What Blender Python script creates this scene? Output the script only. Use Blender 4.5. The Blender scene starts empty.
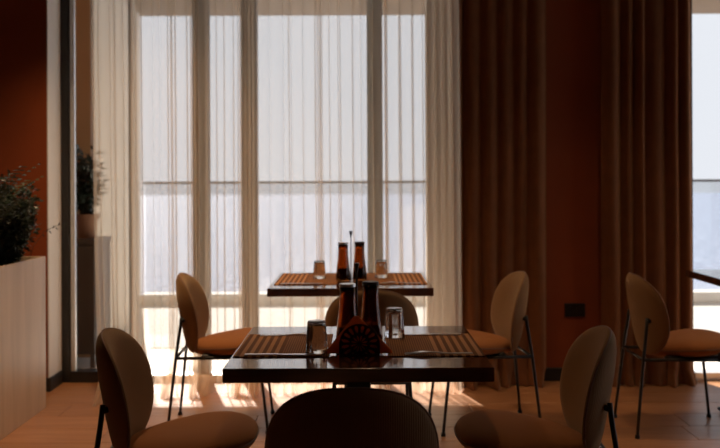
import bpy, bmesh, math, random
from mathutils import Vector, Matrix
R = math.radians
PI = math.pi
scene = bpy.context.scene
COL = scene.collection

# ------------------------------------------------------------------ camera
cam_d = bpy.data.cameras.new('camera')
cam = bpy.data.objects.new('camera', cam_d)
COL.objects.link(cam)
scene.camera = cam
cam.location = (0, 0, 1.30)
cam.rotation_euler = (PI / 2, R(0.25), 0)
cam_d.sensor_width = 36
cam_d.lens = 44.0
cam_d.shift_y = -44 / 720
cam_d.clip_start = 0.05
cam_d.clip_end = 2000
cam_d.dof.use_dof = True
cam_d.dof.focus_distance = 2.85
cam_d.dof.aperture_fstop = 3.2

# ------------------------------------------------------------------ sky, sun, exposure
world = bpy.data.worlds.new('hazy_sky')
scene.world = world
world.use_nodes = True
bg = world.node_tree.nodes['Background']
bg.inputs[0].default_value = (0.92, 0.935, 1.0, 1)
bg.inputs[1].default_value = 1.08

sun_d = bpy.data.lights.new('sun', 'SUN')
sun_d.energy = 14.5
sun_d.angle = R(0.6)
sun_d.color = (1.0, 0.91, 0.82)
sun = bpy.data.objects.new('sun', sun_d)
COL.objects.link(sun)
sun.rotation_euler = Vector((0.18, -0.66, -0.55)).to_track_quat('-Z', 'Y').to_euler()
sun.location = (-4, 14, 9)

vs = scene.view_settings
vs.view_transform = 'Standard'
vs.look = 'None'
vs.exposure = 0.0
vs.gamma = 1.0
vs.use_curve_mapping = False
scene.cycles.transparent_max_bounces = 40
scene.cycles.diffuse_bounces = 6


# added unseen downlights: x, y, watts (their builder is with the ceiling)
ADDED_LAMPS = [(-1.30, 4.55, 125, 'added unseen downlight in the ceiling on the planter side'),
         (1.35, 4.45, 24, 'added unseen downlight in the ceiling before the brown drapes'),
         (0.03, 4.20, 34, 'added unseen downlight in the ceiling above the space between the tables'),
         (2.90, 4.40, 42, 'added unseen downlight in the ceiling by the right-hand window')]


# ------------------------------------------------------------------ helpers: objects
def tag(o, label=None, cat=None, group=None, kind=None):
    if label: o['label'] = label
    if cat: o['category'] = cat
    if group: o['group'] = group
    if kind: o['kind'] = kind
    return o


def empty(name, loc=(0, 0, 0), rz=0.0):
    o = bpy.data.objects.new(name, None)
    COL.objects.link(o)
    o.location = loc
    o.rotation_euler = (0, 0, rz)
    o.empty_display_size = 0.1
    return o


def obj(name, bm, m, parent=None, smooth=False, loc=None, rz=None):
    me = bpy.data.meshes.new(name)
    bm.normal_update()
    bm.to_mesh(me)
    bm.free()
    me.materials.append(m)
    if smooth:
        for p in me.polygons:
            p.use_smooth = True
        if smooth == 'auto':
            me.set_sharp_from_angle(angle=R(40))
    o = bpy.data.objects.new(name, me)
    COL.objects.link(o)
    if parent: o.parent = parent
    if loc: o.location = loc
    if rz: o.rotation_euler = (0, 0, rz)
    return o


def copy_tree(o, parent=None):
    c = o.copy()
    COL.objects.link(c)
    c.parent = parent
    for ch in list(o.children):
        copy_tree(ch, c)
    return c


def B():
    return bmesh.new()


def box(bm, x0, x1, y0, y1, z0, z1, bev=0.0, seg=2):
    r = bmesh.ops.create_cube(bm, size=1.0)
    vs_ = r['verts']
    for v in vs_:
        v.co = Vector((x0 + (v.co.x + .5) * (x1 - x0), y0 + (v.co.y + .5) * (y1 - y0), z0 + (v.co.z + .5) * (z1 - z0)))
    if bev:
        es = list({e for v in vs_ for e in v.link_edges})
        bmesh.ops.bevel(bm, geom=es, offset=bev, segments=seg, affect='EDGES', profile=0.5)
    return bm


def tube(bm, pts, rad, n=8, cap=True):
    pts = [Vector(p) for p in pts]
    rads = rad if isinstance(rad, (list, tuple)) else [rad] * len(pts)
    rings = []
    for i, p in enumerate(pts):
        a = pts[max(0, i - 1)]
        b = pts[min(len(pts) - 1, i + 1)]
        d = (b - a).normalized()
        up = Vector((0, 0, 1)) if abs(d.z) < 0.9 else Vector((1, 0, 0))
        u = d.cross(up).normalized()
        w = d.cross(u).normalized()
        rings.append([bm.verts.new(p + rads[i] * (math.cos(2 * PI * k / n) * u + math.sin(2 * PI * k / n) * w)) for k in range(n)])
    for i in range(len(rings) - 1):
        for k in range(n):
            bm.faces.new((rings[i][k], rings[i][(k + 1) % n], rings[i + 1][(k + 1) % n], rings[i + 1][k]))
    if cap:
        bm.faces.new(rings[0][::-1])
        bm.faces.new(rings[-1])
    bmesh.ops.recalc_face_normals(bm, faces=bm.faces[:])
    return bm


def lathe(bm, prof, n=32, mod=None, close=True):
    """prof: list of (r, z); mod(theta, i) -> radius factor"""
    rings = []
    for i, (r, z) in enumerate(prof):
        if r < 1e-6:
            rings.append([bm.verts.new((0, 0, z))])
        else:
            rings.append([bm.verts.new((r * (mod(2 * PI * k / n, i) if mod else 1) * math.cos(2 * PI * k / n),
                                        r * (mod(2 * PI * k / n, i) if mod else 1) * math.sin(2 * PI * k / n), z)) for k in range(n)])
    for a, b in zip(rings, rings[1:]):
        for k in range(n):
            q = (k + 1) % n
            if len(a) == 1 and len(b) == 1: continue
            if len(a) == 1: bm.faces.new((a[0], b[q], b[k]))
            elif len(b) == 1: bm.faces.new((a[k], a[q], b[0]))
            else: bm.faces.new((a[k], a[q], b[q], b[k]))
    bmesh.ops.recalc_face_normals(bm, faces=bm.faces[:])
    return bm


def prism(bm, outline, z0, z1, zf=None):
    """extrude a 2-D outline (x, y); zf(x, y) adds height"""
    f = zf or (lambda x, y: 0)
    lo = [bm.verts.new((x, y, z0 + f(x, y))) for x, y in outline]
    hi = [bm.verts.new((x, y, z1 + f(x, y))) for x, y in outline]
    bm.faces.new(lo[::-1])
    bm.faces.new(hi)
    n = len(outline)
    for k in range(n):
        bm.faces.new((lo[k], lo[(k + 1) % n], hi[(k + 1) % n], hi[k]))
    return bm


# ------------------------------------------------------------------ helpers: materials
def new_mat(name):
    m = bpy.data.materials.new(name)
    m.use_nodes = True
    return m, m.node_tree.nodes, m.node_tree.links, m.node_tree.nodes['Principled BSDF']


def mat(name, c1, c2=None, scale=6.0, rough=0.6, bump=0.0, bscale=None, stretch=(1, 1, 1), metal=0.0, sheen=0.0,
        coat=0.0, detail=4.0, spec=0.5, sheen_tint=None):
    m, N, L, P = new_mat(name)
    c2 = c2 or tuple(x * 0.8 for x in c1)
    tc = N.new('ShaderNodeTexCoord')
    mp = N.new('ShaderNodeMapping')
    mp.inputs['Scale'].default_value = stretch
    L.new(tc.outputs['Object'], mp.inputs['Vector'])
    nz = N.new('ShaderNodeTexNoise')
    nz.inputs['Scale'].default_value = scale
    nz.inputs['Detail'].default_value = detail
    L.new(mp.outputs[0], nz.inputs['Vector'])
    mx = N.new('ShaderNodeMix')
    mx.data_type = 'RGBA'
    mx.inputs['A'].default_value = (*c1, 1)
    mx.inputs['B'].default_value = (*c2, 1)
    rp = N.new('ShaderNodeMapRange')
    rp.inputs['From Min'].default_value = 0.3
    rp.inputs['From Max'].default_value = 0.7
    L.new(nz.outputs['Fac'], rp.inputs['Value'])
    L.new(rp.outputs[0], mx.inputs['Factor'])
    L.new(mx.outputs['Result'], P.inputs['Base Color'])
    P.inputs['Roughness'].default_value = rough
    P.inputs['Metallic'].default_value = metal
    P.inputs['Specular IOR Level'].default_value = spec
    P.inputs['Coat Weight'].default_value = coat
    P.inputs['Sheen Weight'].default_value = sheen
    if sheen_tint: P.inputs['Sheen Tint'].default_value = (*sheen_tint, 1)
    if bump:
        n2 = N.new('ShaderNodeTexNoise')
        n2.inputs['Scale'].default_value = bscale or scale * 4
        n2.inputs['Detail'].default_value = 3
        L.new(mp.outputs[0], n2.inputs['Vector'])
        bp = N.new('ShaderNodeBump')
        bp.inputs['Strength'].default_value = bump
        bp.inputs['Distance'].default_value = 0.01
        L.new(n2.outputs['Fac'], bp.inputs['Height'])
        L.new(bp.outputs[0], P.inputs['Normal'])
    return m


def sheer_mat(name, col, transp, transl):
    """woven voile: open holes let light straight through, threads scatter the rest"""
    m, N, L, P = new_mat(name)
    N.remove(P)
    out = N['Material Output']
    tr = N.new('ShaderNodeBsdfTransparent')
    tr.inputs[0].default_value = (1.0, 0.99, 0.98, 1)
    tl = N.new('ShaderNodeBsdfTranslucent')
    tl.inputs[0].default_value = (*col, 1)
    df = N.new('ShaderNodeBsdfDiffuse')
    df.inputs[0].default_value = (*col, 1)
    a = N.new('ShaderNodeMixShader')
    a.inputs[0].default_value = transl
    L.new(df.outputs[0], a.inputs[1])
    L.new(tl.outputs[0], a.inputs[2])
    b = N.new('ShaderNodeMixShader')
    tc = N.new('ShaderNodeTexCoord')
    mp = N.new('ShaderNodeMapping')
    mp.inputs['Scale'].default_value = (120, 1, 2.5)
    L.new(tc.outputs['Object'], mp.inputs['Vector'])
    nz = N.new('ShaderNodeTexNoise')
    nz.inputs['Scale'].default_value = 3
    L.new(mp.outputs[0], nz.inputs['Vector'])
    mr = N.new('ShaderNodeMapRange')
    mr.inputs['To Min'].default_value = transp - 0.02
    mr.inputs['To Max'].default_value = transp + 0.02
    L.new(nz.outputs['Fac'], mr.inputs['Value'])
    L.new(mr.outputs[0], b.inputs[0])
    L.new(a.outputs[0], b.inputs[1])
    L.new(tr.outputs[0], b.inputs[2])
    L.new(b.outputs[0], out.inputs['Surface'])
    return m


def pane_mat(name, tint, refl=0.05):
    m, N, L, P = new_mat(name)
    N.remove(P)
    out = N['Material Output']
    tr = N.new('ShaderNodeBsdfTransparent')
    tr.inputs[0].default_value = (*tint, 1)
    gl = N.new('ShaderNodeBsdfGlossy')
    gl.inputs['Roughness'].default_value = 0.02
    b = N.new('ShaderNodeMixShader')
    b.inputs[0].default_value = refl
    L.new(tr.outputs[0], b.inputs[1])
    L.new(gl.outputs[0], b.inputs[2])
    L.new(b.outputs[0], out.inputs['Surface'])
    return m


def glass_mat(name, col, rough=0.0, ior=1.46):
    m, N, L, P = new_mat(name)
    P.inputs['Base Color'].default_value = (*col, 1)
    P.inputs['Transmission Weight'].default_value = 1.0
    P.inputs['Roughness'].default_value = rough
    P.inputs['IOR'].default_value = ior
    return m


def wood_mat(name, c1, c2, axis=0, rough=0.4, grain=1.0, coat=0.0, bump=0.05, per_object=0.0, spec=0.5):
    m, N, L, P = new_mat(name)
    tc = N.new('ShaderNodeTexCoord')
    mp = N.new('ShaderNodeMapping')
    sc = [14 * grain] * 3
    sc[axis] = 1.1 * grain
    mp.inputs['Scale'].default_value = sc
    L.new(tc.outputs['Object'], mp.inputs['Vector'])
    vec = mp.outputs[0]
    oi = N.new('ShaderNodeObjectInfo')
    if per_object:
        ad = N.new('ShaderNodeVectorMath')
        ad.operation = 'ADD'
        sc2 = N.new('ShaderNodeVectorMath')
        sc2.operation = 'SCALE'
        sc2.inputs['Scale'].default_value = 37.0
        cb = N.new('ShaderNodeCombineXYZ')
        for k in range(3): L.new(oi.outputs['Random'], cb.inputs[k])
        L.new(cb.outputs[0], sc2.inputs[0])
        L.new(vec, ad.inputs[0])
        L.new(sc2.outputs[0], ad.inputs[1])
        vec = ad.outputs[0]
    nz = N.new('ShaderNodeTexNoise')
    nz.inputs['Scale'].default_value = 2.2
    nz.inputs['Detail'].default_value = 7
    nz.inputs['Distortion'].default_value = 0.8
    L.new(vec, nz.inputs['Vector'])
    mr = N.new('ShaderNodeMapRange')
    mr.inputs['From Min'].default_value = 0.3
    mr.inputs['From Max'].default_value = 0.7
    L.new(nz.outputs['Fac'], mr.inputs['Value'])
    mx = N.new('ShaderNodeMix')
    mx.data_type = 'RGBA'
    mx.inputs['A'].default_value = (*c1, 1)
    mx.inputs['B'].default_value = (*c2, 1)
    L.new(mr.outputs[0], mx.inputs['Factor'])
    res = mx.outputs['Result']
    if per_object:
        hs = N.new('ShaderNodeHueSaturation')
        m2 = N.new('ShaderNodeMapRange')
        m2.inputs['To Min'].default_value = 1 - per_object
        m2.inputs['To Max'].default_value = 1 + per_object
        L.new(oi.outputs['Random'], m2.inputs['Value'])
        L.new(m2.outputs[0], hs.inputs['Value'])
        L.new(res, hs.inputs['Color'])
        res = hs.outputs[0]
    L.new(res, P.inputs['Base Color'])
    P.inputs['Roughness'].default_value = rough
    P.inputs['Specular IOR Level'].default_value = spec
    P.inputs['Coat Weight'].default_value = coat
    P.inputs['Coat Roughness'].default_value = 0.08
    bp = N.new('ShaderNodeBump')
    bp.inputs['Strength'].default_value = bump
    bp.inputs['Distance'].default_value = 0.003
    L.new(nz.outputs['Fac'], bp.inputs['Height'])
    L.new(bp.outputs[0], P.inputs['Normal'])
    return m


def corduroy_mat(name, c1, c2, axis):
    """ribbed upholstery: fine parallel wales in relief"""
    m, N, L, P = new_mat(name)
    tc = N.new('ShaderNodeTexCoord')
    nz = N.new('ShaderNodeTexNoise')
    nz.inputs['Scale'].default_value = 9
    L.new(tc.outputs['Object'], nz.inputs['Vector'])
    mx = N.new('ShaderNodeMix')
    mx.data_type = 'RGBA'
    mx.inputs['A'].default_value = (*c1, 1)
    mx.inputs['B'].default_value = (*c2, 1)
    L.new(nz.outputs['Fac'], mx.inputs['Factor'])
    L.new(mx.outputs['Result'], P.inputs['Base Color'])
    P.inputs['Roughness'].default_value = 0.85
    P.inputs['Specular IOR Level'].default_value = 0.2
    P.inputs['Sheen Weight'].default_value = 0.35
    P.inputs['Sheen Roughness'].default_value = 0.4
    P.inputs['Sheen Tint'].default_value = (1.0, 0.72, 0.42, 1)
    wv = N.new('ShaderNodeTexWave')
    wv.wave_type = 'BANDS'
    wv.bands_direction = axis
    wv.inputs['Scale'].default_value = 55
    wv.inputs['Distortion'].default_value = 0.4
    L.new(tc.outputs['Object'], wv.inputs['Vector'])
    bp = N.new('ShaderNodeBump')
    bp.inputs['Strength'].default_value = 0.35
    bp.inputs['Distance'].default_value = 0.002
    L.new(wv.outputs['Fac'], bp.inputs['Height'])
    L.new(bp.outputs[0], P.inputs['Normal'])
    return m


def placemat_mat(name, sign):
    """woven mat: broad two-tone bands on the outer half, fine ribs on the inner half"""
    m, N, L, P = new_mat(name)
    tc = N.new('ShaderNodeTexCoord')
    sx = N.new('ShaderNodeSeparateXYZ')
    L.new(tc.outputs['Object'], sx.inputs[0])

    def math_(op, a, b=None):
        n = N.new('ShaderNodeMath')
        n.operation = op
        for i, v in enumerate((a, b)):
            if v is None: continue
            if isinstance(v, (int, float)): n.inputs[i].default_value = v
            else: L.new(v, n.inputs[i])
        return n.outputs[0]
    x = sx.outputs['X']
    broad = math_('GREATER_THAN', math_('SINE', math_('MULTIPLY', x, 2 * PI / 0.026)), 0.0)
    fine = math_('GREATER_THAN', math_('SINE', math_('MULTIPLY', x, 2 * PI / 0.0075)), 0.0)
    outer = math_('GREATER_THAN', math_('MULTIPLY', x, sign), 0.0)
    fac = math_('ADD', math_('MULTIPLY', broad, outer), math_('MULTIPLY', math_('MULTIPLY', fine, 0.45), math_('SUBTRACT', 1.0, outer)))
    mx = N.new('ShaderNodeMix')
    mx.data_type = 'RGBA'
    mx.inputs['A'].default_value = (0.22, 0.085, 0.026, 1)
    mx.inputs['B'].default_value = (0.62, 0.30, 0.12, 1)
    L.new(fac, mx.inputs['Factor'])
    L.new(mx.outputs['Result'], P.inputs['Base Color'])
    P.inputs['Roughness'].default_value = 0.75
    P.inputs['Specular IOR Level'].default_value = 0.12
    weave = math_('ADD', math_('SINE', math_('MULTIPLY', x, 2 * PI / 0.004)), math_('SINE', math_('MULTIPLY', sx.outputs['Y'], 2 * PI / 0.005)))
    bp = N.new('ShaderNodeBump')
    bp.inputs['Strength'].default_value = 0.4
    bp.inputs['Distance'].default_value = 0.001
    L.new(weave, bp.inputs['Height'])
    L.new(bp.outputs[0], P.inputs['Normal'])
    return m


M = {}
M['red'] = mat('red_plaster', (0.32, 0.068, 0.013), (0.28, 0.056, 0.011), scale=3, rough=0.8, bump=0.08, bscale=60)
M['white_wall'] = mat('white_plaster', (0.86, 0.82, 0.76), (0.82, 0.78, 0.72), scale=4, rough=0.7, bump=0.05, bscale=60)
M['ceiling'] = mat('ceiling_paint', (0.22, 0.17, 0.13), (0.19, 0.15, 0.11), scale=2, rough=0.9)
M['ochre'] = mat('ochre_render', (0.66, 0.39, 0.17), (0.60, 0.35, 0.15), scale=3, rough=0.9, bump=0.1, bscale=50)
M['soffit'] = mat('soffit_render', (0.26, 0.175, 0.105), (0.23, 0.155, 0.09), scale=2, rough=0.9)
M['balcony'] = mat('pale_terrace_stone', (0.80, 0.77, 0.72), (0.74, 0.71, 0.66), scale=5, rough=0.8, bump=0.1)
M['pale_side'] = mat('pale_cream_render', (0.82, 0.74, 0.62), (0.78, 0.70, 0.58), scale=4, rough=0.9)
M['cream'] = mat('cream_render', (0.66, 0.55, 0.42), (0.60, 0.50, 0.38), scale=4, rough=0.9)
M['black_metal'] = mat('black_powder_coat', (0.012, 0.011, 0.010), (0.02, 0.018, 0.016), scale=30, rough=0.42, bump=0.03, bscale=200)
M['black_frame'] = mat('black_window_frame', (0.016, 0.014, 0.013), (0.022, 0.02, 0.018), scale=20, rough=0.4)
M['brown_frame'] = mat('brown_window_frame', (0.06, 0.036, 0.018), (0.05, 0.03, 0.015), scale=12, rough=0.5)
M['alu'] = mat('pale_aluminium', (0.75, 0.75, 0.74), (0.68, 0.68, 0.67), scale=20, rough=0.35, metal=0.6)
M['rail'] = mat('rail_metal', (0.14, 0.14, 0.15), (0.11, 0.11, 0.12), scale=20, rough=0.4, metal=0.5)
M['black_base'] = mat('black_skirting', (0.018, 0.014, 0.012), (0.024, 0.018, 0.014), scale=8, rough=0.5)
M['plastic'] = mat('black_plastic', (0.012, 0.011, 0.011), (0.016, 0.015, 0.015), scale=40, rough=0.4)
M['floor'] = wood_mat('floor_oak', (0.47, 0.225, 0.10), (0.35, 0.150, 0.058), axis=0, rough=0.38, per_object=0.10, bump=0.06)
M['subfloor'] = mat('dark_subfloor', (0.06, 0.035, 0.02), rough=0.8)
M['table_top'] = wood_mat('dark_walnut', (0.125, 0.040, 0.016), (0.080, 0.024, 0.010), axis=0, rough=0.13, bump=0.01, spec=0.8, coat=1.0)
M['planter'] = wood_mat('planter_oak_veneer', (0.60, 0.45, 0.30), (0.48, 0.35, 0.22), axis=2, rough=0.42, grain=0.45, bump=0.02)
M['soil'] = mat('potting_soil', (0.022, 0.015, 0.010), (0.04, 0.027, 0.018), scale=40, rough=0.95, bump=0.8, bscale=80)
M['back_fab'] = corduroy_mat('tan_corduroy', (0.29, 0.162, 0.072), (0.245, 0.135, 0.058), 'Y')
M['seat_fab'] = corduroy_mat('rust_corduroy', (0.40, 0.155, 0.050), (0.35, 0.127, 0.038), 'Y')
M['piping'] = mat('brown_piping', (0.24, 0.11, 0.045), (0.2, 0.09, 0.035), scale=30, rough=0.8, sheen=0.3)
M['sheer'] = sheer_mat('voile', (0.92, 0.80, 0.65), 0.64, 0.74)
M['drape'] = mat('brown_velvet_drape', (0.185, 0.060, 0.013), (0.15, 0.047, 0.010), scale=14, rough=0.9, bump=0.15, bscale=150, sheen=0.4, sheen_tint=(1, .6, .3))
M['pane'] = pane_mat('window_glass', (0.95, 0.96, 0.96))
M['balustrade'] = pane_mat('balustrade_glass', (0.86, 0.87, 0.88), 0.06)
M['glass'] = glass_mat('clear_glass', (0.98, 0.98, 0.97))
M['amber'] = glass_mat('amber_glass', (0.42, 0.15, 0.04), 0.02)
M['oil'] = mat('dark_vinegar', (0.030, 0.008, 0.003), (0.022, 0.006, 0.002), rough=0.2)
M['steel'] = mat('polished_steel', (0.72, 0.70, 0.68), (0.66, 0.64, 0.62), scale=40, rough=0.32, metal=1.0)
M['bronze'] = mat('dark_bronze', (0.05, 0.022, 0.012), (0.035, 0.016, 0.009), scale=40, rough=0.4, metal=0.6)
M['napkin'] = sheer_mat('terracotta_napkin', (0.82, 0.34, 0.15), 0.02, 0.5)
M['leaf'] = mat('dark_leaf', (0.020, 0.036, 0.022), (0.034, 0.052, 0.032), scale=25, rough=0.35)
M['fern'] = mat('fern_leaf', (0.028, 0.05, 0.022), (0.045, 0.07, 0.03), scale=25, rough=0.5)
M['stem'] = mat('plant_stem', (0.06, 0.045, 0.025), rough=0.8)
M['terracotta'] = mat('terracotta_pot', (0.30, 0.15, 0.08), (0.26, 0.13, 0.07), scale=14, rough=0.8)
M['cabinet'] = wood_mat('dark_cabinet_wood', (0.06, 0.035, 0.02), (0.04, 0.022, 0.013), axis=2, rough=0.5)
M['mat_l'] = placemat_mat('woven_placemat_outer_left', -1)
M['mat_r'] = placemat_mat('woven_placemat_outer_right', 1)
M['brass'] = mat('rail_brass', (0.25, 0.16, 0.07), rough=0.4, metal=0.8)


def sea_mat():
    m, N, L, P = new_mat('hazy_sea')
    P.inputs['Base Color'].default_value = (0.27, 0.31, 0.40, 1)
    P.inputs['Roughness'].default_value = 0.6
    P.inputs['Specular IOR Level'].default_value = 0.05
    tc = N.new('ShaderNodeTexCoord')
    mp = N.new('ShaderNodeMapping')
    mp.inputs['Scale'].default_value = (0.06, 0.02, 1)
    L.new(tc.outputs['Object'], mp.inputs['Vector'])
    nz = N.new('ShaderNodeTexNoise')
    nz.inputs['Scale'].default_value = 4
    nz.inputs['Detail'].default_value = 6
    L.new(mp.outputs[0], nz.inputs['Vector'])
    bp = N.new('ShaderNodeBump')
    bp.inputs['Strength'].default_value = 1.0
    bp.inputs['Distance'].default_value = 3.0
    L.new(nz.outputs['Fac'], bp.inputs['Height'])
    L.new(bp.outputs[0], P.inputs['Normal'])
    return m


M['sea'] = sea_mat()

# ================================================================== the setting
YW = 5.72           # glazing plane
CEIL = 2.92


def struct(name, bm, m, parent=None, smooth=False):
    o = obj(name, bm, m, parent, smooth)
    if parent is None: o['kind'] = 'structure'
    return o


# floor: subfloor slab with separate boards
floor = struct('floor', box(B(), -3.4, 4.6, -3.2, 5.76, -0.14, -0.022), M['subfloor'])
rnd = random.Random(4)
BW = 0.245
board_mesh = {}
y = 4.38 - BW * 30
while y < 5.70:
    y1 = min(y + BW, 5.745)
    x = -3.4 - rnd.uniform(0, 1.2)
    while x < 4.6:
        ln = rnd.choice((1.5, 1.9, 2.3))
        xa, xb = max(x, -3.4), min(x + ln, 4.6)
        if xb - xa > 0.03:
            key = (round(xb - xa, 3), round(y1 - y, 3))
            if key not in board_mesh:
                o = obj('floor_board', box(B(), 0, xb - xa - 0.003, 0, y1 - y - 0.003, -0.022, 0.0, 0.0015, 1), M['floor'], floor)
                board_mesh[key] = o.data
            else:
                o = bpy.data.objects.new('floor_board', board_mesh[key])
                COL.objects.link(o)
                o.parent = floor
            o.location = (xa, y, rnd.uniform(-0.0006, 0))
        x += ln
    y = y1 if y1 < 5.74 else 9
struct('ceiling', box(B(), -3.5, 4.7, -3.3, 5.9, CEIL, CEIL + 0.2), M['ceiling'])
struct('wall_left', box(B(), -3.5, -3.4, -3.3, 5.45, 0, CEIL), M['red'])
struct('wall_right_front', box(B(), 4.6, 4.7, -3.3, 2.6, 0, CEIL), M['red'])
struct('wall_right_back', box(B(), 4.6, 4.7, 5.5, 5.9, 0, CEIL), M['red'])
struct('wall_right_top', box(B(), 4.6, 4.7, 2.6, 5.5, 2.65, CEIL), M['red'])
struct('wall_right_bottom', box(B(), 4.6, 4.7, 2.6, 5.5, 0, 0.12), M['red'])
struct('wall_front', box(B(), -3.4, 4.6, -3.3, -3.2, 0, CEIL), M['red'])
struct('wall_back_left', box(B(), -3.5, -1.937, 5.45, 5.9, 0, CEIL), M['red'])
struct('trim_1', box(B(), -1.937, -1.93, 5.448, 5.68, 0, CEIL), M['white_wall'])      # white reveal beside the red wall
struct('wall_back', box(B(), 0.62, 2.10, 5.68, 5.9, 0, CEIL), M['red'])
struct('baseboard_back', box(B(), 0.63, 2.09, 5.662, 5.68, 0, 0.085, 0.004, 1), M['black_base'])
struct('baseboard_left', box(B(), -1.93, -1.918, 5.446, 5.66, 0, 0.085, 0.003, 1), M['black_base'])
struct('baseboard_corner', box(B(), -3.38, -1.918, 5.433, 5.445, 0, 0.085, 0.003, 1), M['black_base'])

# glazing: window_1 = glass door at the left, window_2 = wide window, window_3 = right-hand window


def window(name, x0, x1, mull, m_frame, pm, mw=0.10, side=(0.05, 0.05), bottom=0.05, m_side=None):
    e = empty(name, (0, 0, 0))
    e['kind'] = 'structure'
    ms = m_side or m_frame
    xs = [x0 + side[0]]
    for q, mx_ in enumerate(mull):
        obj('mullion', box(B(), mx_ - mw / 2, mx_ + mw / 2, YW - 0.04, YW + 0.06, bottom, CEIL - 0.05, 0.006, 1), m_frame, e)
        xs += [mx_ - mw / 2, mx_ + mw / 2]
    xs.append(x1 - side[1])
    obj('jamb', box(B(), x0, x0 + side[0], YW - 0.04, YW + 0.06, 0, CEIL, 0.005, 1), ms, e)
    obj('jamb', box(B(), x1 - side[1], x1, YW - 0.04, YW + 0.06, 0, CEIL, 0.005, 1), ms, e)
    obj('head_rail', box(B(), x0 + side[0], x1 - side[1], YW - 0.04, YW + 0.06, CEIL - 0.05, CEIL), ms, e)
    obj('bottom_rail', box(B(), x0 + side[0], x1 - side[1], YW - 0.04, YW + 0.06, 0, bottom), pm, e)
    for a, b in zip(xs[0::2], xs[1::2]):
        obj('pane', box(B(), a, b, YW, YW + 0.008, bottom, CEIL - 0.05), M['pane'], e)
    return e


w1 = window('window_1', -1.93, -1.48, [], M['black_frame'], M['black_frame'], side=(0.055, 0.015), bottom=0.07)
obj('glazing_bead', box(B(), -1.875, -1.845, YW - 0.03, YW - 0.002, 0.07, CEIL - 0.05, 0.004, 1), M['alu'], w1)
w2 = window('window_2', -1.48, 0.62, [-1.03, -0.715, 0.0975], M['brown_frame'], M['alu'], mw=0.10, side=(0.012, 0.03), bottom=0.045, m_side=M['pale_side'])
w3 = window('window_3', 2.10, 4.6, [3.35], M['brown_frame'], M['alu'], mw=0.10, side=(0.05, 0.05), bottom=0.045)

# window_added: glazing in the right-hand wall, unseen, added to light planter and chairs
w4 = empty('window_added')
w4['kind'] = 'structure'
for q in range(4):
    a = 2.6 + 2.9 * q / 3
    obj('mullion', box(B(), 4.61, 4.69, a - 0.035 + (0.035 if q == 0 else 0) - (0.035 if q == 3 else 0), a + 0.035 + (0.035 if q == 0 else 0) - (0.035 if q == 3 else 0), 0.12, 2.65), M['brown_frame'], w4)
for q in range(3):
    a = 2.6 + 2.9 * q / 3
    obj('pane', box(B(), 4.646, 4.654, a + 0.035, a + 2.9 / 3 - 0.035, 0.12, 2.65), M['pane'], w4)

# terrace outside
bm = prism(B(), [(7.55, -0.02), (8.43, -0.02), (8.43, 0.12)], -2.10, 8.0)
bmesh.ops.transform(bm, matrix=Matrix(((0, 0, 1, 0), (1, 0, 0, 0), (0, 1, 0, 0), (0, 0, 0, 1))), verts=bm.verts)
struct('terrace_added_wedge', bm, M['balcony'])       # added wedge, sloped to catch sun and whiten the strip below the kerb
terrace = struct('terrace_floor', box(B(), -6, 8, 5.78, 8.62, -0.22, -0.02), M['balcony'])
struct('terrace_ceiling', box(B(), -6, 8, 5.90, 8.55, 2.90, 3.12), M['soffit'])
struct('terrace_kerb_wall', box(B(), -2.10, 8, 8.42, 8.62, -0.02, 0.21, 0.01, 1), M['balcony'])
struct('wall_terrace_left', box(B(), -6, -2.02, 6.60, 6.72, -0.02, 2.9), M['ochre'])
struct('wall_terrace_bounce', prism(B(), [(-2.02, 6.60), (-1.995, 6.60), (-2.105, 8.45), (-2.13, 8.45)], -0.02, 2.9), M['pale_side'])  # pale wall added to brighten the sheer curtain before it
struct('wall_terrace_pier', box(B(), 0.465, 1.95, 6.10, 6.25, -0.02, 2.9), M['cream'])

bal = empty('glass_balustrade', (0, 8.5, 0.2))
tag(bal, 'frameless glass balustrade with slim dark top rail along the terrace edge', 'balustrade')
obj('top_rail', box(B(), -2.09, 8, -0.014, 0.014, 1.068, 1.092, 0.004, 1), M['rail'], bal)
gx = -2.07
while gx < 7.9:
    obj('pane', box(B(), gx, gx + 1.636, -0.006, 0.006, 0.0, 1.068), M['balustrade'], bal)
    gx += 1.65

sea = obj('sea', box(B(), -900, 900, 10, 1900, -30.1, -30), M['sea'])
tag(sea, 'pale hazy water glittering far below the terrace', 'sea', kind='structure')

# wall socket
so = empty('wall_socket', (1.382, 5.68, 0.455))
tag(so, 'small black double power socket on the red wall between the drapes', 'power socket')
obj('cover_plate', box(B(), -0.066, 0.066, -0.010, 0.0, -0.044, 0.044, 0.004, 2), M['plastic'], so)
for sx in (-0.031, 0.031):
    bm = lathe(B(), [(0.0, -0.0040), (0.019, -0.0040), (0.019, -0.0125), (0.0235, -0.0135), (0.0235, -0.010)], 20)
    bmesh.ops.transform(bm, matrix=Matrix.Translation((sx, -0.0005, 0)) @ Matrix.Rotation(-PI / 2, 4, 'X'), verts=bm.verts)
    for v in bm.verts: v.co.y = -abs(v.co.y)
    obj('socket_well', bm, M['plastic'], so, 'auto')


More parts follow.
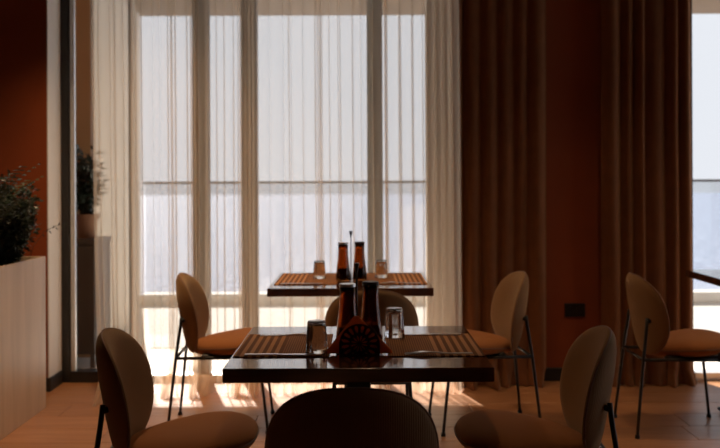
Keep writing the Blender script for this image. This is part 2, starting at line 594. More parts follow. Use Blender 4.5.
# downlights added to brighten chairs and planter (the ceiling itself is above the picture)
M['lens'], _N, _L, _P = new_mat('added_lamp_lens')  # glowing face of the added downlights
_P.inputs['Emission Color'].default_value = (1.0, 0.62, 0.32, 1)
_P.inputs['Emission Strength'].default_value = 6.0
for k, (x, y, pw, lab) in enumerate(ADDED_LAMPS):
    e = empty('added_downlight', (x, y, CEIL))
    tag(e, lab, 'ceiling light', 'warm downlights added to brighten the room')
    obj('trim_ring', lathe(B(), [(0.045, -0.001), (0.062, -0.001), (0.060, -0.008), (0.046, -0.010), (0.045, -0.001)], 28), M['white_wall'], e, 'auto')
    obj('lens', lathe(B(), [(0.0, -0.004), (0.044, -0.004), (0.044, -0.001), (0.0, -0.001)], 24), M['lens'], e, 'auto')
    ld = bpy.data.lights.new('added_light_beam', 'SPOT')
    ld.energy = pw
    ld.color = (1.0, 0.65, 0.37)
    ld.spot_size = R(112 if k == 0 else 98)
    ld.spot_blend = 1.0
    ld.shadow_soft_size = 0.045
    lo = bpy.data.objects.new('added_light_beam', ld)
    COL.objects.link(lo)
    lo.parent = e
    lo.location = (0, 0, -0.03)


# ================================================================== curtains
def hang(folds, yc, z_top, z_bot, seed, per=14, puddle=0.0, rows=36, fwd=0.0):
    """cloth hung in pleats. folds: (x0, x1, depth, pinch); depth forward of yc; pinch closes the neck so layers overlap"""
    rr = random.Random(seed)
    cols = []
    for (a, b, d, p) in folds:
        w = b - a
        ph = rr.uniform(0, 6.28)
        for k in range(per):
            cols.append((a, w, k / per, d, p, ph))
    a, b, d, p = folds[-1]
    cols.append((a, b - a, 1.0, d, p, 0))
    xl, xr = folds[0][0], folds[-1][1]
    bm = B()
    zs = [z_top + (z_bot + 0.10 - z_top) * i / (rows - 8) for i in range(rows - 7)]
    zs += [z_bot + 0.10 * (1 - (i + 1) / 7) for i in range(7)]
    grid = []
    ph1, ph2 = rr.uniform(0, 6), rr.uniform(0, 6)
    for i, z in enumerate(zs):
        v = (z_top - z) / (z_top - z_bot)
        row = []
        for (a, w, t, d, p, ph) in cols:
            drift = 0.012 * v * math.sin(3.1 * v + ph) + 0.004 * math.sin(9 * v + ph)
            dd = d * (0.75 + 0.5 * v) * (1 + 0.25 * math.sin(4 * v + ph))
            env = math.sin(PI * t) ** 2
            x = a + w * t - p * w * math.sin(2 * PI * t) * (0.8 + 0.3 * v) + drift * env
            yy = yc - dd * env + 0.006 * math.sin(5 * x + 3 * v + ph1)
            # long slow sway of the whole cloth
            x += 0.010 * v * math.sin(2.3 * a + ph2)
            if fwd:
                g = math.exp(-((x - xl) / 0.13) ** 2)
                yy -= fwd * v ** 3 * g
                x += 0.10 * v ** 3 * g
            zz = z
            low = max(0.0, 1 - (z - z_bot) / 0.10)
            if puddle and low > 0:
                wob = math.sin(23 * a + ph) * 0.5 + math.sin(57 * x + ph1) * 0.5 + (1.0 if w < 0.03 else 0)
                yy -= puddle * low * low * (0.7 + 0.6 * wob) * (0.3 + env)
                zz = max(z_bot, z + puddle * 0.6 * math.sin(PI * low) * (0.6 + 0.5 * wob))
                x += 0.02 * low * math.sin(31 * a + ph2)
            row.append(bm.verts.new((x, yy, zz)))
        grid.append(row)
    for r0, r1 in zip(grid, grid[1:]):
        for k in range(len(r0) - 1):
            bm.faces.new((r0[k], r0[k + 1], r1[k + 1], r1[k]))
    return bm


YC = 5.42


def PX(px, d=YC): return (px - 360) * d / 880


def foldlist(px0, px1, dense, seed, width=(7, 14), depth=(0.012, 0.035)):
    """ordinary soft folds from px0 to px1 with dense gathers at the listed (start, end, count) spans"""
    rr = random.Random(seed)
    out = []
    p = px0
    dense = sorted(dense)
    while p < px1 - 0.5:
        if dense and p >= dense[0][0] - 0.5:
            s, e, n = dense.pop(0)
            for k in range(n):
                out.append((PX(p + (e - p) * k / n), PX(p + (e - p) * (k + 1) / n), rr.uniform(0.02, 0.04), rr.uniform(0.45, 0.7)))
            p = e
            continue
        lim = dense[0][0] if dense else px1
        q = p + rr.uniform(*width)
        if q > lim - 4: q = lim
        out.append((PX(p), PX(q), rr.uniform(*depth), rr.uniform(0.17, 0.40)))
        p = q
    return out


def curtain(name, folds, label, cat, m, seed, group, **kw):
    bm = hang(folds, kw.pop('yc', YC), CEIL - 0.03, 0.004, seed, **kw)
    root = empty(name, ((folds[0][0] + folds[-1][1]) / 2, YC, 0))
    tag(root, label, cat, group)
    for v in bm.verts: v.co -= root.location
    o = obj('cloth', bm, m, root, True)
    o2 = obj('heading_tape', box(B(), folds[0][0] - root.location.x, folds[-1][1] - root.location.x, -0.012, 0.0, CEIL - 0.07, CEIL - 0.03), m, root)
    return root


gs = 'sheer curtains across the wide window'
curtain('sheer_curtain', foldlist(94, 210, [(96, 100, 1), (117, 124, 1), (138, 142, 1), (169, 176, 2), (192, 198, 2)], 11),
        'sheer voile curtain nearest the planter, tan where it hangs over the ochre wall', 'curtain', M['sheer'], 11, gs, puddle=0.09, yc=5.40, fwd=0.16)
curtain('sheer_curtain', foldlist(206, 322, [(238, 243, 2), (246, 256, 3), (289, 291, 1), (315, 320, 2)], 12),
        'middle sheer voile curtain hanging behind the far table set', 'curtain', M['sheer'], 12, gs, puddle=0.10, yc=5.44)
curtain('sheer_curtain', foldlist(320, 458, [(338, 340, 1), (385, 387, 1), (428, 458, 4)], 13),
        'sheer voile curtain gathered against the brown drape', 'curtain', M['sheer'], 13, gs, puddle=0.09, yc=5.44)
gd = 'brown drapes either side of the red wall'


def drapefolds(px0, px1, n, seed, y):
    rr = random.Random(seed)
    ws = [rr.uniform(0.7, 1.3) for _ in range(n)]
    s = sum(ws)
    out, p = [], px0
    for w in ws:
        q = p + (px1 - px0) * w / s
        out.append((PX(p, y), PX(q, y), rr.uniform(0.025, 0.055), 0.06))
        p = q
    return out


curtain('drape', drapefolds(452, 549, 6, 21, 5.5), 'heavy brown drape beside the sheers, left of the wall socket', 'curtain',
        M['drape'], 21, gd, puddle=0.06, yc=5.56)
curtain('drape', drapefolds(604, 695, 6, 22, 5.5), 'heavy brown drape right of the wall socket, beside the right-hand window', 'curtain',
        M['drape'], 22, gd, puddle=0.04, yc=5.56)

rail = empty('curtain_track', (0.3, 5.45, CEIL))
tag(rail, 'white double curtain track on the ceiling before the windows', 'curtain track')
for q, yy in enumerate((-0.02, 0.10)):
    obj('track', box(B(), -2.1, 2.2, yy - 0.012, yy + 0.012, -0.022, -0.001, 0.003, 1), M['white_wall'], rail)


# ================================================================== chairs
def pillow(bm, fmap, half, n=2.5, na=56, rings=(0.12, 0.28, 0.45, 0.6, 0.74, 0.85, 0.92, 0.965, 0.99, 1.0)):
    """two-sided cushion over a superellipse; fmap(u, v, w, r) -> point, w = -1 back, +1 front, half(r) half thickness"""
    def se(t):
        c, s = math.cos(t), math.sin(t)
        return (abs(c) ** n + abs(s) ** n) ** (-1 / n)
    sides = []
    rim = None
    for w in (1, -1):
        cen = bm.verts.new(fmap(0, 0, w * half(0)))
        prev = None
        for r in rings:
            if r == 1.0 and rim is not None:
                ring = rim
            else:
                ring = []
                for k in range(na):
                    t = 2 * PI * k / na
                    q = se(t) * r
                    ring.append(bm.verts.new(fmap(q * math.cos(t), q * math.sin(t), w * half(r) if r < 1 else 0)))
                if r == 1.0: rim = ring
            for k in range(na):
                j = (k + 1) % na
                if prev is None: bm.faces.new((cen, ring[k], ring[j]) if w > 0 else (cen, ring[j], ring[k]))
                else: bm.faces.new((prev[k], ring[k], ring[j], prev[j]) if w > 0 else (prev[j], ring[j], ring[k], prev[k]))
            prev = ring
    bmesh.ops.recalc_face_normals(bm, faces=bm.faces[:])
    return bm, [v.co.copy() for v in rim]


def back_mid(y_, z_):
    s = (0.80 - z_)
    return -0.228 + 0.13 * s + 0.12 * s * s + 0.085 * (y_ / 0.216) ** 2


def make_chair():
    root = empty('dining_chair')

    def fb(u, v, w):
        y_, z_ = 0.216 * u, 0.597 + 0.208 * v
        y_ *= 1 - 0.10 * max(0, -v) ** 1.5
        return Vector((back_mid(y_, z_) + w, y_, z_ + w * 0.25))
    bm, rim = pillow(B(), fb, lambda r: 0.029 * math.sqrt(max(0, 1 - r ** 5)))
    bk = obj('backrest', bm, M['back_fab'], root, True)
    obj('piping', tube(B(), rim + rim[:1], 0.0035, 6, False), M['piping'], bk, True)

    def fs(u, v, w):
        x_, y_ = 0.055 + 0.225 * u, 0.235 * v * (1 - 0.38 * max(0, 0.25 - u) ** 1.2)
        r2 = u * u + v * v
        z0 = 0.442 + 0.026 * u - 0.012 * max(0, u) ** 3
        z_ = z0 + (w * 1.0 if w > 0 else w * 1.12)
        return Vector((x_, y_, z_))
    bm, rim = pillow(B(), fs, lambda r: 0.044 * (max(0, 1 - r ** 4)) ** 0.5, n=2.5)
    st = obj('seat', bm, M['seat_fab'], root, True)
    obj('piping', tube(B(), rim + rim[:1], 0.0035, 6, False), M['piping'], st, True)

    for s in (-1, 1):
        # rear leg runs up behind the backrest
        top = Vector((-0.196, 0.150 * s, 0.595))
        pts = [(-0.262, 0.195 * s, 0.012), (-0.242, 0.182 * s, 0.20), (-0.222, 0.170 * s, 0.385), (-0.201, 0.155 * s, 0.54), top]
        lg = obj('leg', tube(B(), pts, [0.0075, 0.008, 0.0085, 0.0085, 0.0085], 10), M['black_metal'], root, True)
        ft = lathe(B(), [(0, 0), (0.012, 0), (0.013, 0.006), (0.011, 0.018), (0.0, 0.020)], 14)
        obj('foot_cap', ft, M['plastic'], lg, 'auto', loc=(-0.262, 0.195 * s, 0))
        # bracket that fixes the leg to the shell
        br = tube(B(), [(-0.199, 0.153 * s, 0.575), (back_mid(0.14, 0.58) - 0.016, 0.143 * s, 0.582)], 0.010, 10)
        obj('back_bracket', br, M['black_metal'], root, True)
        pts = [(0.205, 0.175 * s, 0.385), (0.228, 0.183 * s, 0.20), (0.250, 0.195 * s, 0.012)]
        lg = obj('leg', tube(B(), pts, [0.0085, 0.008, 0.0075], 10), M['black_metal'], root, True)
        ft = lathe(B(), [(0, 0), (0.012, 0), (0.013, 0.006), (0.011, 0.018), (0.0, 0.020)], 14)
        obj('foot_cap', ft, M['plastic'], lg, 'auto', loc=(0.250, 0.195 * s, 0))
        obj('side_rail', tube(B(), [(-0.222, 0.170 * s, 0.387), (0.205, 0.175 * s, 0.387)], 0.0085, 10), M['black_metal'], root, True)
        obj('seat_clip', box(B(), 0.135, 0.165, 0.216 * s - 0.006, 0.216 * s + 0.006, 0.385, 0.432, 0.003, 1), M['plastic'], root)
    obj('cross_bar', tube(B(), [(-0.222, -0.170, 0.387), (-0.222, 0.170, 0.387)], 0.008, 10), M['black_metal'], root, True)
    obj('cross_bar', tube(B(), [(0.205, -0.175, 0.387), (0.205, 0.175, 0.387)], 0.008, 10), M['black_metal'], root, True)
    sp = box(B(), -0.09, 0.19, -0.16, 0.16, 0.380, 0.402, 0.004, 1)
    obj('seat_pan', sp, M['plastic'], root)
    return root


chair = make_chair()
spots = [
    (-0.023, 2.315, 90, 'tan upholstered chair in front, seen from behind with only its dark backrest showing'),
    (-0.625, 2.93, 3, 'tan upholstered chair at the near table, on the planter side'),
    (0.595, 2.93, 177, 'tan upholstered chair at the near table, on the wall socket side'),
    (0.050, 4.18, 90, 'chair with dark rounded back between the near and the far table'),
    (-0.735, 4.70, 2, 'rust and tan chair at the far table before the sheer curtains'),
    (0.645, 4.68, 186, 'rust and tan chair at the far table in front of the brown drape'),
    (1.645, 4.60, 0, 'orange-seated chair facing the cut-off table beside the right-hand window'),
]
for i, (x, y, a, lab) in enumerate(spots):
    o = chair if i == 0 else copy_tree(chair)
    o.location = (x, y, 0)
    o.rotation_euler = (0, 0, R(a))
    tag(o, lab, 'chair', 'upholstered dining chairs with thin black legs')


# ================================================================== tables
def make_table(x0, x1, y0, y1, label):
    cx, cy = (x0 + x1) / 2, (y0 + y1) / 2
    hx, hy = (x1 - x0) / 2, (y1 - y0) / 2
    t = empty('dining_table', (cx, cy, 0))
    tag(t, label, 'table', 'dark wooden dining tables')
    obj('table_top', box(B(), -hx, hx, -hy, hy, 0.708, 0.750, 0.003, 2), M['table_top'], t)
    obj('mounting_plate', box(B(), -0.20, 0.20, -0.20, 0.20, 0.698, 0.708), M['black_metal'], t)
    obj('column', box(B(), -0.04, 0.04, -0.04, 0.04, 0.03, 0.700, 0.006, 2), M['black_metal'], t)
    for k in range(4):
        bm = B()
        box(bm, 0.02, 0.40, -0.03, 0.03, 0.012, 0.042, 0.005, 1)
        for v in bm.verts:
            if v.co.x > 0.2 and v.co.z > 0.03: v.co.z -= 0.012
        bmesh.ops.rotate(bm, cent=(0, 0, 0), matrix=Matrix.Rotation(k * PI / 2, 3, 'Z'), verts=bm.verts)
        f = obj('base_arm', bm, M['black_metal'], t)
        p = lathe(B(), [(0, 0), (0.016, 0), (0.016, 0.012), (0, 0.012)], 12)
        obj('foot_pad', p, M['plastic'], f, 'auto', loc=(0.375 * math.cos(k * PI / 2), 0.375 * math.sin(k * PI / 2), 0))
    return t


make_table(-0.405, 0.391, 2.57, 3.31, 'near dark wooden table with folded napkin and amber bottles on it')
make_table(-0.475, 0.372, 4.47, 5.24, 'far dark wooden table standing before the sheer curtains')
make_table(1.965, 2.80, 4.42, 5.32, 'dark wooden table cut off at the right edge beside the window')

TZ = 0.7505


def placemat(cx, cy, wx, wy, side, label, rz=0):
    bm = box(B(), -wx / 2, wx / 2, -wy / 2, wy / 2, 0, 0.003, 0.001, 1)
    o = obj('placemat', bm, M['mat_l'] if side < 0 else M['mat_r'], None)
    o.location = (cx, cy, TZ)
    o.rotation_euler = (0, 0, rz)
    tag(o, label, 'placemat', 'woven striped placemats')


def knife(loc, rz, label):
    e = empty('table_knife', loc, rz)
    tag(e, label, 'knife', 'steel table knives')
    hd = [(-0.105, -0.008), (-0.10, -0.0095), (0.0, -0.006), (0.0, 0.006), (-0.10, 0.0095), (-0.105, 0.008)]
    obj('handle', prism(B(), hd, 0.0, 0.004), M['steel'], e)
    bl = [(0.0, -0.006), (0.02, -0.010), (0.09, -0.0105), (0.108, -0.006), (0.115, 0.004), (0.112, 0.007), (0.0, 0.006)]
    obj('blade', prism(B(), bl, 0.0015, 0.0032), M['steel'], e)


def fork(loc, rz, label):
    e = empty('table_fork', loc, rz)
    tag(e, label, 'fork', 'steel table forks')
    hd = [(-0.105, -0.006), (-0.10, -0.009), (-0.04, -0.006), (0.03, -0.0035), (0.03, 0.0035), (-0.04, 0.006), (-0.10, 0.009), (-0.105, 0.006)]
    lift = lambda x, y: 0.006 * math.sin(max(0, min(1, (x + 0.02) / 0.13)) * PI) ** 2
    obj('handle', prism(B(), hd, 0.0, 0.003, lift), M['steel'], e)
    hh = [(0.028, -0.0035), (0.045, -0.011), (0.062, -0.0125), (0.062, 0.0125), (0.045, 0.011), (0.028, 0.0035)]
    h = obj('head', prism(B(), hh, 0.0, 0.0025, lift), M['steel'], e)
    for k in range(4):
        yc = -0.0105 + 0.007 * k
        tn = [(0.061, yc - 0.002), (0.085, yc - 0.0018), (0.108, yc - 0.0008), (0.108, yc + 0.0008), (0.085, yc + 0.0018), (0.061, yc + 0.002)]
        obj('tine', prism(B(), tn, 0.0, 0.0022, lift), M['steel'], h)


def tumbler(loc, label):
    """faceted tumbler standing upside down on its rim"""
    n = 72
    facet = lambda t, i: 1 - 0.085 * abs(math.cos(5 * t)) ** 0.7 if 2 <= i <= 4 else 1
    prof = [(0.0352, 0.0), (0.0362, 0.0), (0.0358, 0.030), (0.0345, 0.055), (0.0322, 0.082), (0.0300, 0.094), (0.0275, 0.099), (0.0, 0.098),
            (0.0, 0.089), (0.0255, 0.088), (0.0275, 0.078), (0.0305, 0.050), (0.0344, 0.002), (0.0352, 0.0)]
    bm = lathe(B(), prof, n, facet)
    bmesh.ops.remove_doubles(bm, verts=bm.verts, dist=1e-5)
    o = obj('tumbler', bm, M['glass'], None, True, loc=loc)
    tag(o, label, 'glass', 'upturned drinking glasses')


def bottle(loc, label, h=0.21, fill=0.07, lid=True):
    e = empty('cruet_bottle', loc)
    tag(e, label, 'bottle', 'amber oil and vinegar bottles')
    k = h / 0.21
    prof = [(0.0, 0.0), (0.037, 0.0), (0.040, 0.004), (0.0395, 0.03), (0.036, 0.065), (0.0312, 0.105), (0.0280, 0.135), (0.0268, 0.165), (0.0265, 0.196), (0.0272, 0.200),
            (0.0242, 0.200), (0.0243, 0.165), (0.0255, 0.135), (0.0287, 0.105), (0.0335, 0.065), (0.037, 0.03), (0.0365, 0.008), (0.0, 0.006)]
    gl = obj('glass_body', lathe(B(), [(r, z * k) for r, z in prof], 32), M['amber'], e, True)
    pl = [(0.0, 0.0065), (0.0358, 0.0085), (0.0362, 0.03 * k), (0.0360 - 0.004 * fill / 0.07, fill), (0.0, fill)]
    obj('liquid', lathe(B(), pl, 28), M['oil'], e, 'auto')
    st = [(0.0, 0.185 * k), (0.0235, 0.185 * k), (0.0235, 0.2003 * k), (0.0275, 0.2003 * k), (0.0280, 0.206 * k), (0.0265, 0.210 * k), (0.0, 0.210 * k)]
    obj('stopper', lathe(B(), st, 28), M['steel'] if lid else M['bronze'], e, 'auto')


def cruet_stand(loc, label, h=0.268):
    e = empty('cruet_stand', loc)
    tag(e, label, 'cruet stand', 'wire cruet stands')
    obj('handle_rod', tube(B(), [(0, 0, 0.002), (0, 0, h - 0.028)], 0.0032, 10), M['black_metal'], e, True)
    kn = [(0.0, h - 0.034), (0.004, h - 0.034), (0.0055, h - 0.022), (0.0095, h - 0.006), (0.0095, h), (0.0, h)]
    obj('knob', lathe(B(), kn, 20), M['plastic'], e, 'auto')
    ft = lathe(B(), [(0, 0), (0.007, 0), (0.006, 0.004), (0, 0.006)], 14)
    obj('foot', ft, M['black_metal'], e, 'auto')


def table_setting(T, cx, yf, yb, xl, xr, which, mw, g1, g2, b1, b2, rod):
    """mats and cutlery along both sides"""
    ym = (yf + yb) / 2
    placemat(xl + mw / 2, ym, mw, yb - yf, -1, 'brown striped placemat at the %s table, planter side' % which)
    placemat(xr - mw / 2, ym, mw, yb - yf, 1, 'brown striped placemat at the %s table, drape side' % which)
    zc = TZ + 0.003
    knife((xl + 0.14, yf + 0.018, zc), R(0), 'steel knife on the front edge of the %s table\'s planter-side mat' % which)
    fork((xl + 0.15, yb - 0.03, zc), R(0), 'steel fork on the rear edge of the %s table\'s planter-side mat' % which)
    fork((xr - 0.14, yf + 0.025, zc), R(181), 'steel fork on the front edge of the %s table\'s drape-side mat' % which)
    knife((xr - 0.14, yb - 0.03, zc), R(180), 'steel knife on the rear edge of the %s table\'s drape-side mat' % which)
    tumbler((g1[0], g1[1], TZ + (0.003 if xl < g1[0] < xl + mw or xr - mw < g1[0] < xr else 0)), 'upturned faceted glass at the %s table, left of the bottles' % which)
    tumbler((g2[0], g2[1], TZ + (0.003 if xr - mw < g2[0] < xr else 0)), 'upturned faceted glass at the %s table, right of the bottles' % which)
    bottle((b1[0], b1[1], TZ), 'amber glass bottle with steel cap, left of the pair on the %s table' % which, lid=True)
    bottle((b2[0], b2[1], TZ), 'amber glass bottle, right of the pair on the %s table' % which, lid=False)
    cruet_stand((rod[0], rod[1], TZ), 'thin black rod handle with knob between the bottles on the %s table' % which)


table_setting(None, 0, 2.735, 3.125, -0.398, 0.386, 'near', 0.30, (-0.140, 2.80), (0.118, 3.07), (-0.042, 2.885), (0.034, 2.945), (-0.013, 2.985))
table_setting(None, 0, 4.62, 5.17, -0.455, 0.352, 'far', 0.33, (-0.228, 4.90), (0.118, 4.93), (-0.094, 4.80), (-0.004, 4.84), (-0.052, 4.87))


# napkin holder with pierced sunburst and the folded napkin it holds
def napkin_holder(loc):
    e = empty('napkin_holder', loc)
    tag(e, 'dark arched napkin holder with pierced flower pattern on the near table', 'napkin holder')
    W, H, C = 0.064, 0.098, 0.036

    def bound(t):
        # distance from the flower centre to the arch outline along direction t
        c, s = math.cos(t), math.sin(t)
        best = 9
        if s < -1e-6: best = min(best, -C / s)
        lo, hi = 0.0, 0.2
        for _ in range(40):
            m_ = (lo + hi) / 2
            x_, z_ = m_ * c, C + m_ * s
            zz = max(0, (z_ - 0.030) / (H - 0.030))
            inside = abs(x_) <= W and (z_ <= 0.030 or (abs(x_) / W) ** 2 + zz ** 2 <= 1)
            if inside: lo = m_
            else: hi = m_
        return min(best, lo)
    NA, NR = 144, 22
    for yy in (-0.016, 0.016):
        bm = B()
        rows = []
        for k in range(NA):
            t = 2 * PI * k / NA
            b_ = bound(t)
            rows.append([bm.verts.new((b_ * (j + 0.4) / (NR + 0.4) * math.cos(t), yy, C + b_ * (j + 0.4) / (NR + 0.4) * math.sin(t))) for j in range(NR + 1)])
        for k in range(NA):
            q = (k + 1) % NA
            t = 2 * PI * (k + 0.5) / NA
            for j in range(NR):
                p = (rows[k][j].co + rows[q][j + 1].co) / 2
                r = math.hypot(p.x, p.z - C)
                hole = False
                d1 = ((t * 12 / (2 * PI)) % 1) - 0.5
                if 0.008 < r < 0.026:
                    u = (r - 0.008) / 0.018
                    hole = abs(d1) < 0.34 * math.sin(PI * (0.15 + 0.75 * u)) ** 0.8
                d2 = ((t * 16 / (2 * PI)) % 1) - 0.5
                if 0.033 < r < 0.056 and r < bound(t) - 0.006:
                    u = (r - 0.033) / 0.023
                    hole = abs(d2) < 0.33 * math.sin(PI * (0.08 + 0.84 * u)) ** 0.8
                if not hole: bm.faces.new((rows[k][j], rows[k][j + 1], rows[q][j + 1], rows[q][j]))
        bm.faces.new([rows[k][0] for k in range(NA)])
        bmesh.ops.recalc_face_normals(bm, faces=bm.faces[:])
        bmesh.ops.solidify(bm, geom=bm.faces[:], thickness=0.0022)
        obj('pierced_plate', bm, M['bronze'], e)
    obj('base', box(B(), -0.064, 0.064, -0.020, 0.020, 0, 0.004, 0.001, 1), M['bronze'], e)
    return e


napkin_holder((-0.004, 2.775, TZ))
nk = empty('folded_napkin', (-0.006, 2.775, TZ + 0.0045))
tag(nk, 'terracotta napkin folded to a triangle, standing in the napkin holder', 'napkin')
for k, (dx, dy, sc) in enumerate(((0.0, -0.008, 1.0), (0.005, 0.006, 0.965))):
    bm = B()
    out = [(-0.098 * sc + dx, 0.0), (0.106 * sc + dx, 0.0), (0.104 * sc + dx, 0.006), (-0.004 + dx, 0.118 * sc), (-0.014 + dx, 0.118 * sc), (-0.100 * sc + dx, 0.012)]
    lo = [bm.verts.new((x_, dy - 0.0024, z_)) for x_, z_ in out]
    hi = [bm.verts.new((x_, dy + 0.0024, z_)) for x_, z_ in out]
    bm.faces.new(lo)
    bm.faces.new(hi[::-1])
    for q in range(len(out)):
        bm.faces.new((lo[q], hi[q], hi[(q + 1) % len(out)], lo[(q + 1) % len(out)]))
    bmesh.ops.recalc_face_normals(bm, faces=bm.faces[:])
    bmesh.ops.bevel(bm, geom=bm.edges[:], offset=0.0012, segments=1, affect='EDGES')
    obj('fold', bm, M['napkin'], nk)

# ================================================================== planter and plants
pl = empty('planter_box', (-2.13, 4.03, 0))
tag(pl, 'tall pale wood planter box standing along the left edge', 'planter')
for nm, b_ in (('side_panel', (0.298, 0.32, -1.03, 1.03)), ('side_panel', (-0.32, -0.298, -1.03, 1.03)),
               ('end_panel', (-0.298, 0.298, 1.008, 1.03)), ('end_panel', (-0.298, 0.298, -1.03, -1.008))):
    obj(nm, box(B(), b_[0], b_[1], b_[2], b_[3], 0.0, 0.87, 0.002, 1), M['planter'], pl)
obj('liner', box(B(), -0.298, 0.298, -1.008, 1.008, 0.60, 0.79), M['plastic'], pl)
bm = B()
bmesh.ops.create_grid(bm, x_segments=18, y_segments=60, size=1)
for v in bm.verts:
    v.co = Vector((v.co.x * 0.297, v.co.y * 1.007, 0.80 + rnd.uniform(0, 0.02)))
obj('soil', bm, M['soil'], pl, True)


def leafy(name, loc, label, rx, ry, h, n_stem, n_leaf, lsize, seed, m=None, top=None):
    rr = random.Random(seed)
    e = empty(name, loc)
    tag(e, label, 'plant')
    sb, lb = B(), B()
    for s in range(n_stem):
        a = rr.uniform(0, 2 * PI)
        q = math.sqrt(rr.random())
        tip = Vector((rx * q * math.cos(a), ry * q * math.sin(a), h * rr.uniform(0.55, 1.0) * (1 - 0.25 * q * q)))
        base = Vector((tip.x * 0.15, tip.y * 0.15, 0))
        mid = (base + tip) / 2 + Vector((tip.x * 0.2, tip.y * 0.2, -0.02))
        pts = [base * (1 - t) ** 2 + mid * 2 * t * (1 - t) + tip * t * t for t in (0, .25, .5, .75, 1)]
        tube(sb, pts, [0.004, 0.0035, 0.003, 0.0022, 0.0012], 5)
        for k in range(n_leaf):
            t = 0.18 + 0.82 * rr.random()
            p = base * (1 - t) ** 2 + mid * 2 * t * (1 - t) + tip * t * t
            d = Vector((rr.gauss(0, 1), rr.gauss(0, 1), rr.gauss(0.25, 0.7))).normalized()
            side = d.cross(Vector((rr.gauss(0, 1), rr.gauss(0, 1), rr.gauss(0, 1)))).normalized()
            nrm = d.cross(side)
            L_ = lsize * rr.uniform(0.7, 1.3)
            w = L_ * 0.24
            p = p + d * 0.012
            a0 = lb.verts.new(p)
            b0 = lb.verts.new(p + d * L_ * 0.5 + side * w + nrm * w * 0.4)
            c0 = lb.verts.new(p + d * L_ - nrm * w * 0.5)
            d0 = lb.verts.new(p + d * L_ * 0.5 - side * w + nrm * w * 0.4)
            m0 = lb.verts.new(p + d * L_ * 0.5)
            for f in ((a0, b0, m0), (b0, c0, m0), (c0, d0, m0), (d0, a0, m0)): lb.faces.new(f)
    obj('stems', sb, M['stem'], e, True)
    f = obj('foliage', lb, m or M['leaf'], e)
    f['kind'] = 'stuff'
    return e


def fern(loc, label, n, L_, seed, dirs):
    rr = random.Random(seed)
    e = empty('fern', loc)
    tag(e, label, 'plant')
    for k in range(n):
        az = R(rr.uniform(*dirs))
        el = rr.uniform(1.30, 1.52)
        bm = B()
        ln = L_ * rr.uniform(0.75, 1.1)
        p = Vector((0, 0, 0))
        d = Vector((math.cos(az) * math.cos(el), math.sin(az) * math.cos(el), math.sin(el)))
        pts = [p.copy()]
        for s in range(22):
            p = p + d * ln / 22
            d = (d + Vector((math.cos(az) * 0.035, math.sin(az) * 0.035, -0.022))).normalized()
            pts.append(p.copy())
        tube(bm, pts, [0.003 * (1 - 0.8 * i / 22) for i in range(23)], 5)
        lat = Vector((-math.sin(az), math.cos(az), 0))
        for i in range(6, 23):
            w = 0.055 * math.sin(PI * (i - 4) / 20.0) ** 0.7 + 0.008
            for s in (-1, 1):
                a0 = pts[i]
                fwd = (pts[i] - pts[i - 1]).normalized()
                t_ = a0 + lat * s * w + fwd * w * 0.35 - Vector((0, 0, w * 0.25))
                vsx = [bm.verts.new(a0 + fwd * 0.006), bm.verts.new((a0 + t_) / 2 + fwd * 0.007), bm.verts.new(t_), bm.verts.new((a0 + t_) / 2 - fwd * 0.005), bm.verts.new(a0 - fwd * 0.004)]
                bm.faces.new(vsx)
        obj('frond', bm, M['fern'], e)
    return e


leafy('leafy_shrub', (-1.965, 4.74, 0.80), 'bushy dark green shrub at the window end of the planter', 0.245, 0.22, 0.55, 130, 80, 0.032, 5)
fern((-2.02, 4.50, 0.81), 'fern with arching feathery fronds at the upper left of the shrub', 11, 0.66, 8, (-40, 60))
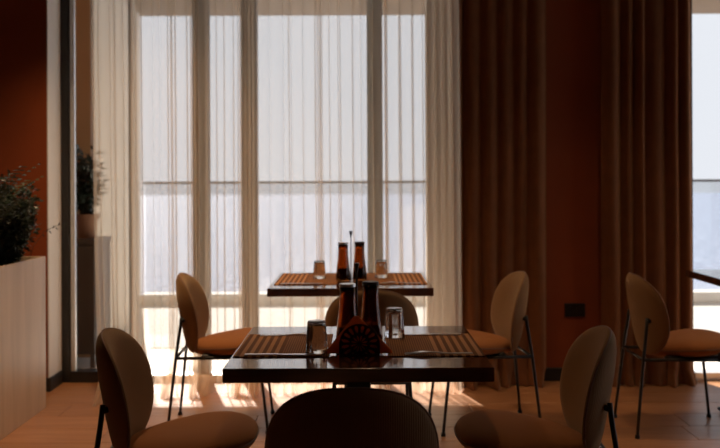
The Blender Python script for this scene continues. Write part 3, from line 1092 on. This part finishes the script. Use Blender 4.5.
# trailing sprig that reaches across the white reveal
sp = empty('trailing_sprig', (-1.88, 4.93, 0.80))
tag(sp, 'thin leafy sprig reaching out over the white wall edge', 'plant')
bm = tube(B(), [(0, 0, 0), (0.05, 0.0, 0.14), (0.11, 0.0, 0.22), (0.19, 0.0, 0.255), (0.26, 0.0, 0.255)], [0.002, 0.002, 0.0015, 0.001, 0.0008], 5)
obj('stem', bm, M['stem'], sp, True)
rs = random.Random(3)
for k in range(9):
    t = 0.10 + 0.018 * k
    z_ = 0.205 + 0.05 * min(1, (t - 0.10) / 0.09)
    lf = B()
    s = 1 if k % 2 else -1
    p = Vector((t, 0, z_))
    d = Vector((0.6, rs.uniform(-0.6, 0.6), 0.75 * s)).normalized()
    sd = d.cross(Vector((0, 1, 0.2))).normalized()
    q = [lf.verts.new(p), lf.verts.new(p + d * 0.011 + sd * 0.004), lf.verts.new(p + d * 0.024), lf.verts.new(p + d * 0.011 - sd * 0.004)]
    lf.faces.new(q)
    obj('leaf', lf, M['leaf'], sp)

# terrace cabinet and potted plant seen through the glass door
cb = empty('terrace_cabinet', (-2.16, 6.36, -0.02))
tag(cb, 'dark wooden cabinet outside the glass door against the ochre wall', 'cabinet')
obj('body', box(B(), -0.33, 0.30, -0.17, 0.19, 0.10, 0.88, 0.004, 1), M['cabinet'], cb)
obj('worktop', box(B(), -0.34, 0.31, -0.19, 0.20, 0.88, 0.91, 0.004, 1), M['cabinet'], cb)
for x in (-0.325, -0.013):
    d = obj('door', box(B(), x, x + 0.308, -0.188, -0.170, 0.115, 0.865, 0.003, 1), M['cabinet'], cb)
    obj('knob', box(B(), x + (0.27 if x < -0.1 else 0.025), x + (0.283 if x < -0.1 else 0.038), -0.206, -0.187, 0.46, 0.50, 0.003, 1), M['brass'], d)
for x in (-0.30, 0.25):
    for yy in (-0.15, 0.13):
        obj('leg', box(B(), x, x + 0.03, yy, yy + 0.03, 0, 0.10), M['cabinet'], cb)
pot = empty('flower_pot', (-1.99, 6.36, 0.89))
tag(pot, 'terracotta pot on the dark cabinet behind the glass door', 'pot')
obj('pot_body', lathe(B(), [(0, 0), (0.07, 0), (0.095, 0.15), (0.085, 0.15), (0.075, 0.13), (0, 0.13)], 28), M['terracotta'], pot, 'auto')
obj('pot_rim', lathe(B(), [(0.086, 0.142), (0.102, 0.142), (0.104, 0.172), (0.088, 0.172), (0.086, 0.142)], 28), M['terracotta'], pot, 'auto')
leafy('potted_plant', (-1.99, 6.36, 1.06), 'leafy dark plant in the pot behind the glass door', 0.16, 0.15, 0.56, 30, 30, 0.06, 9)
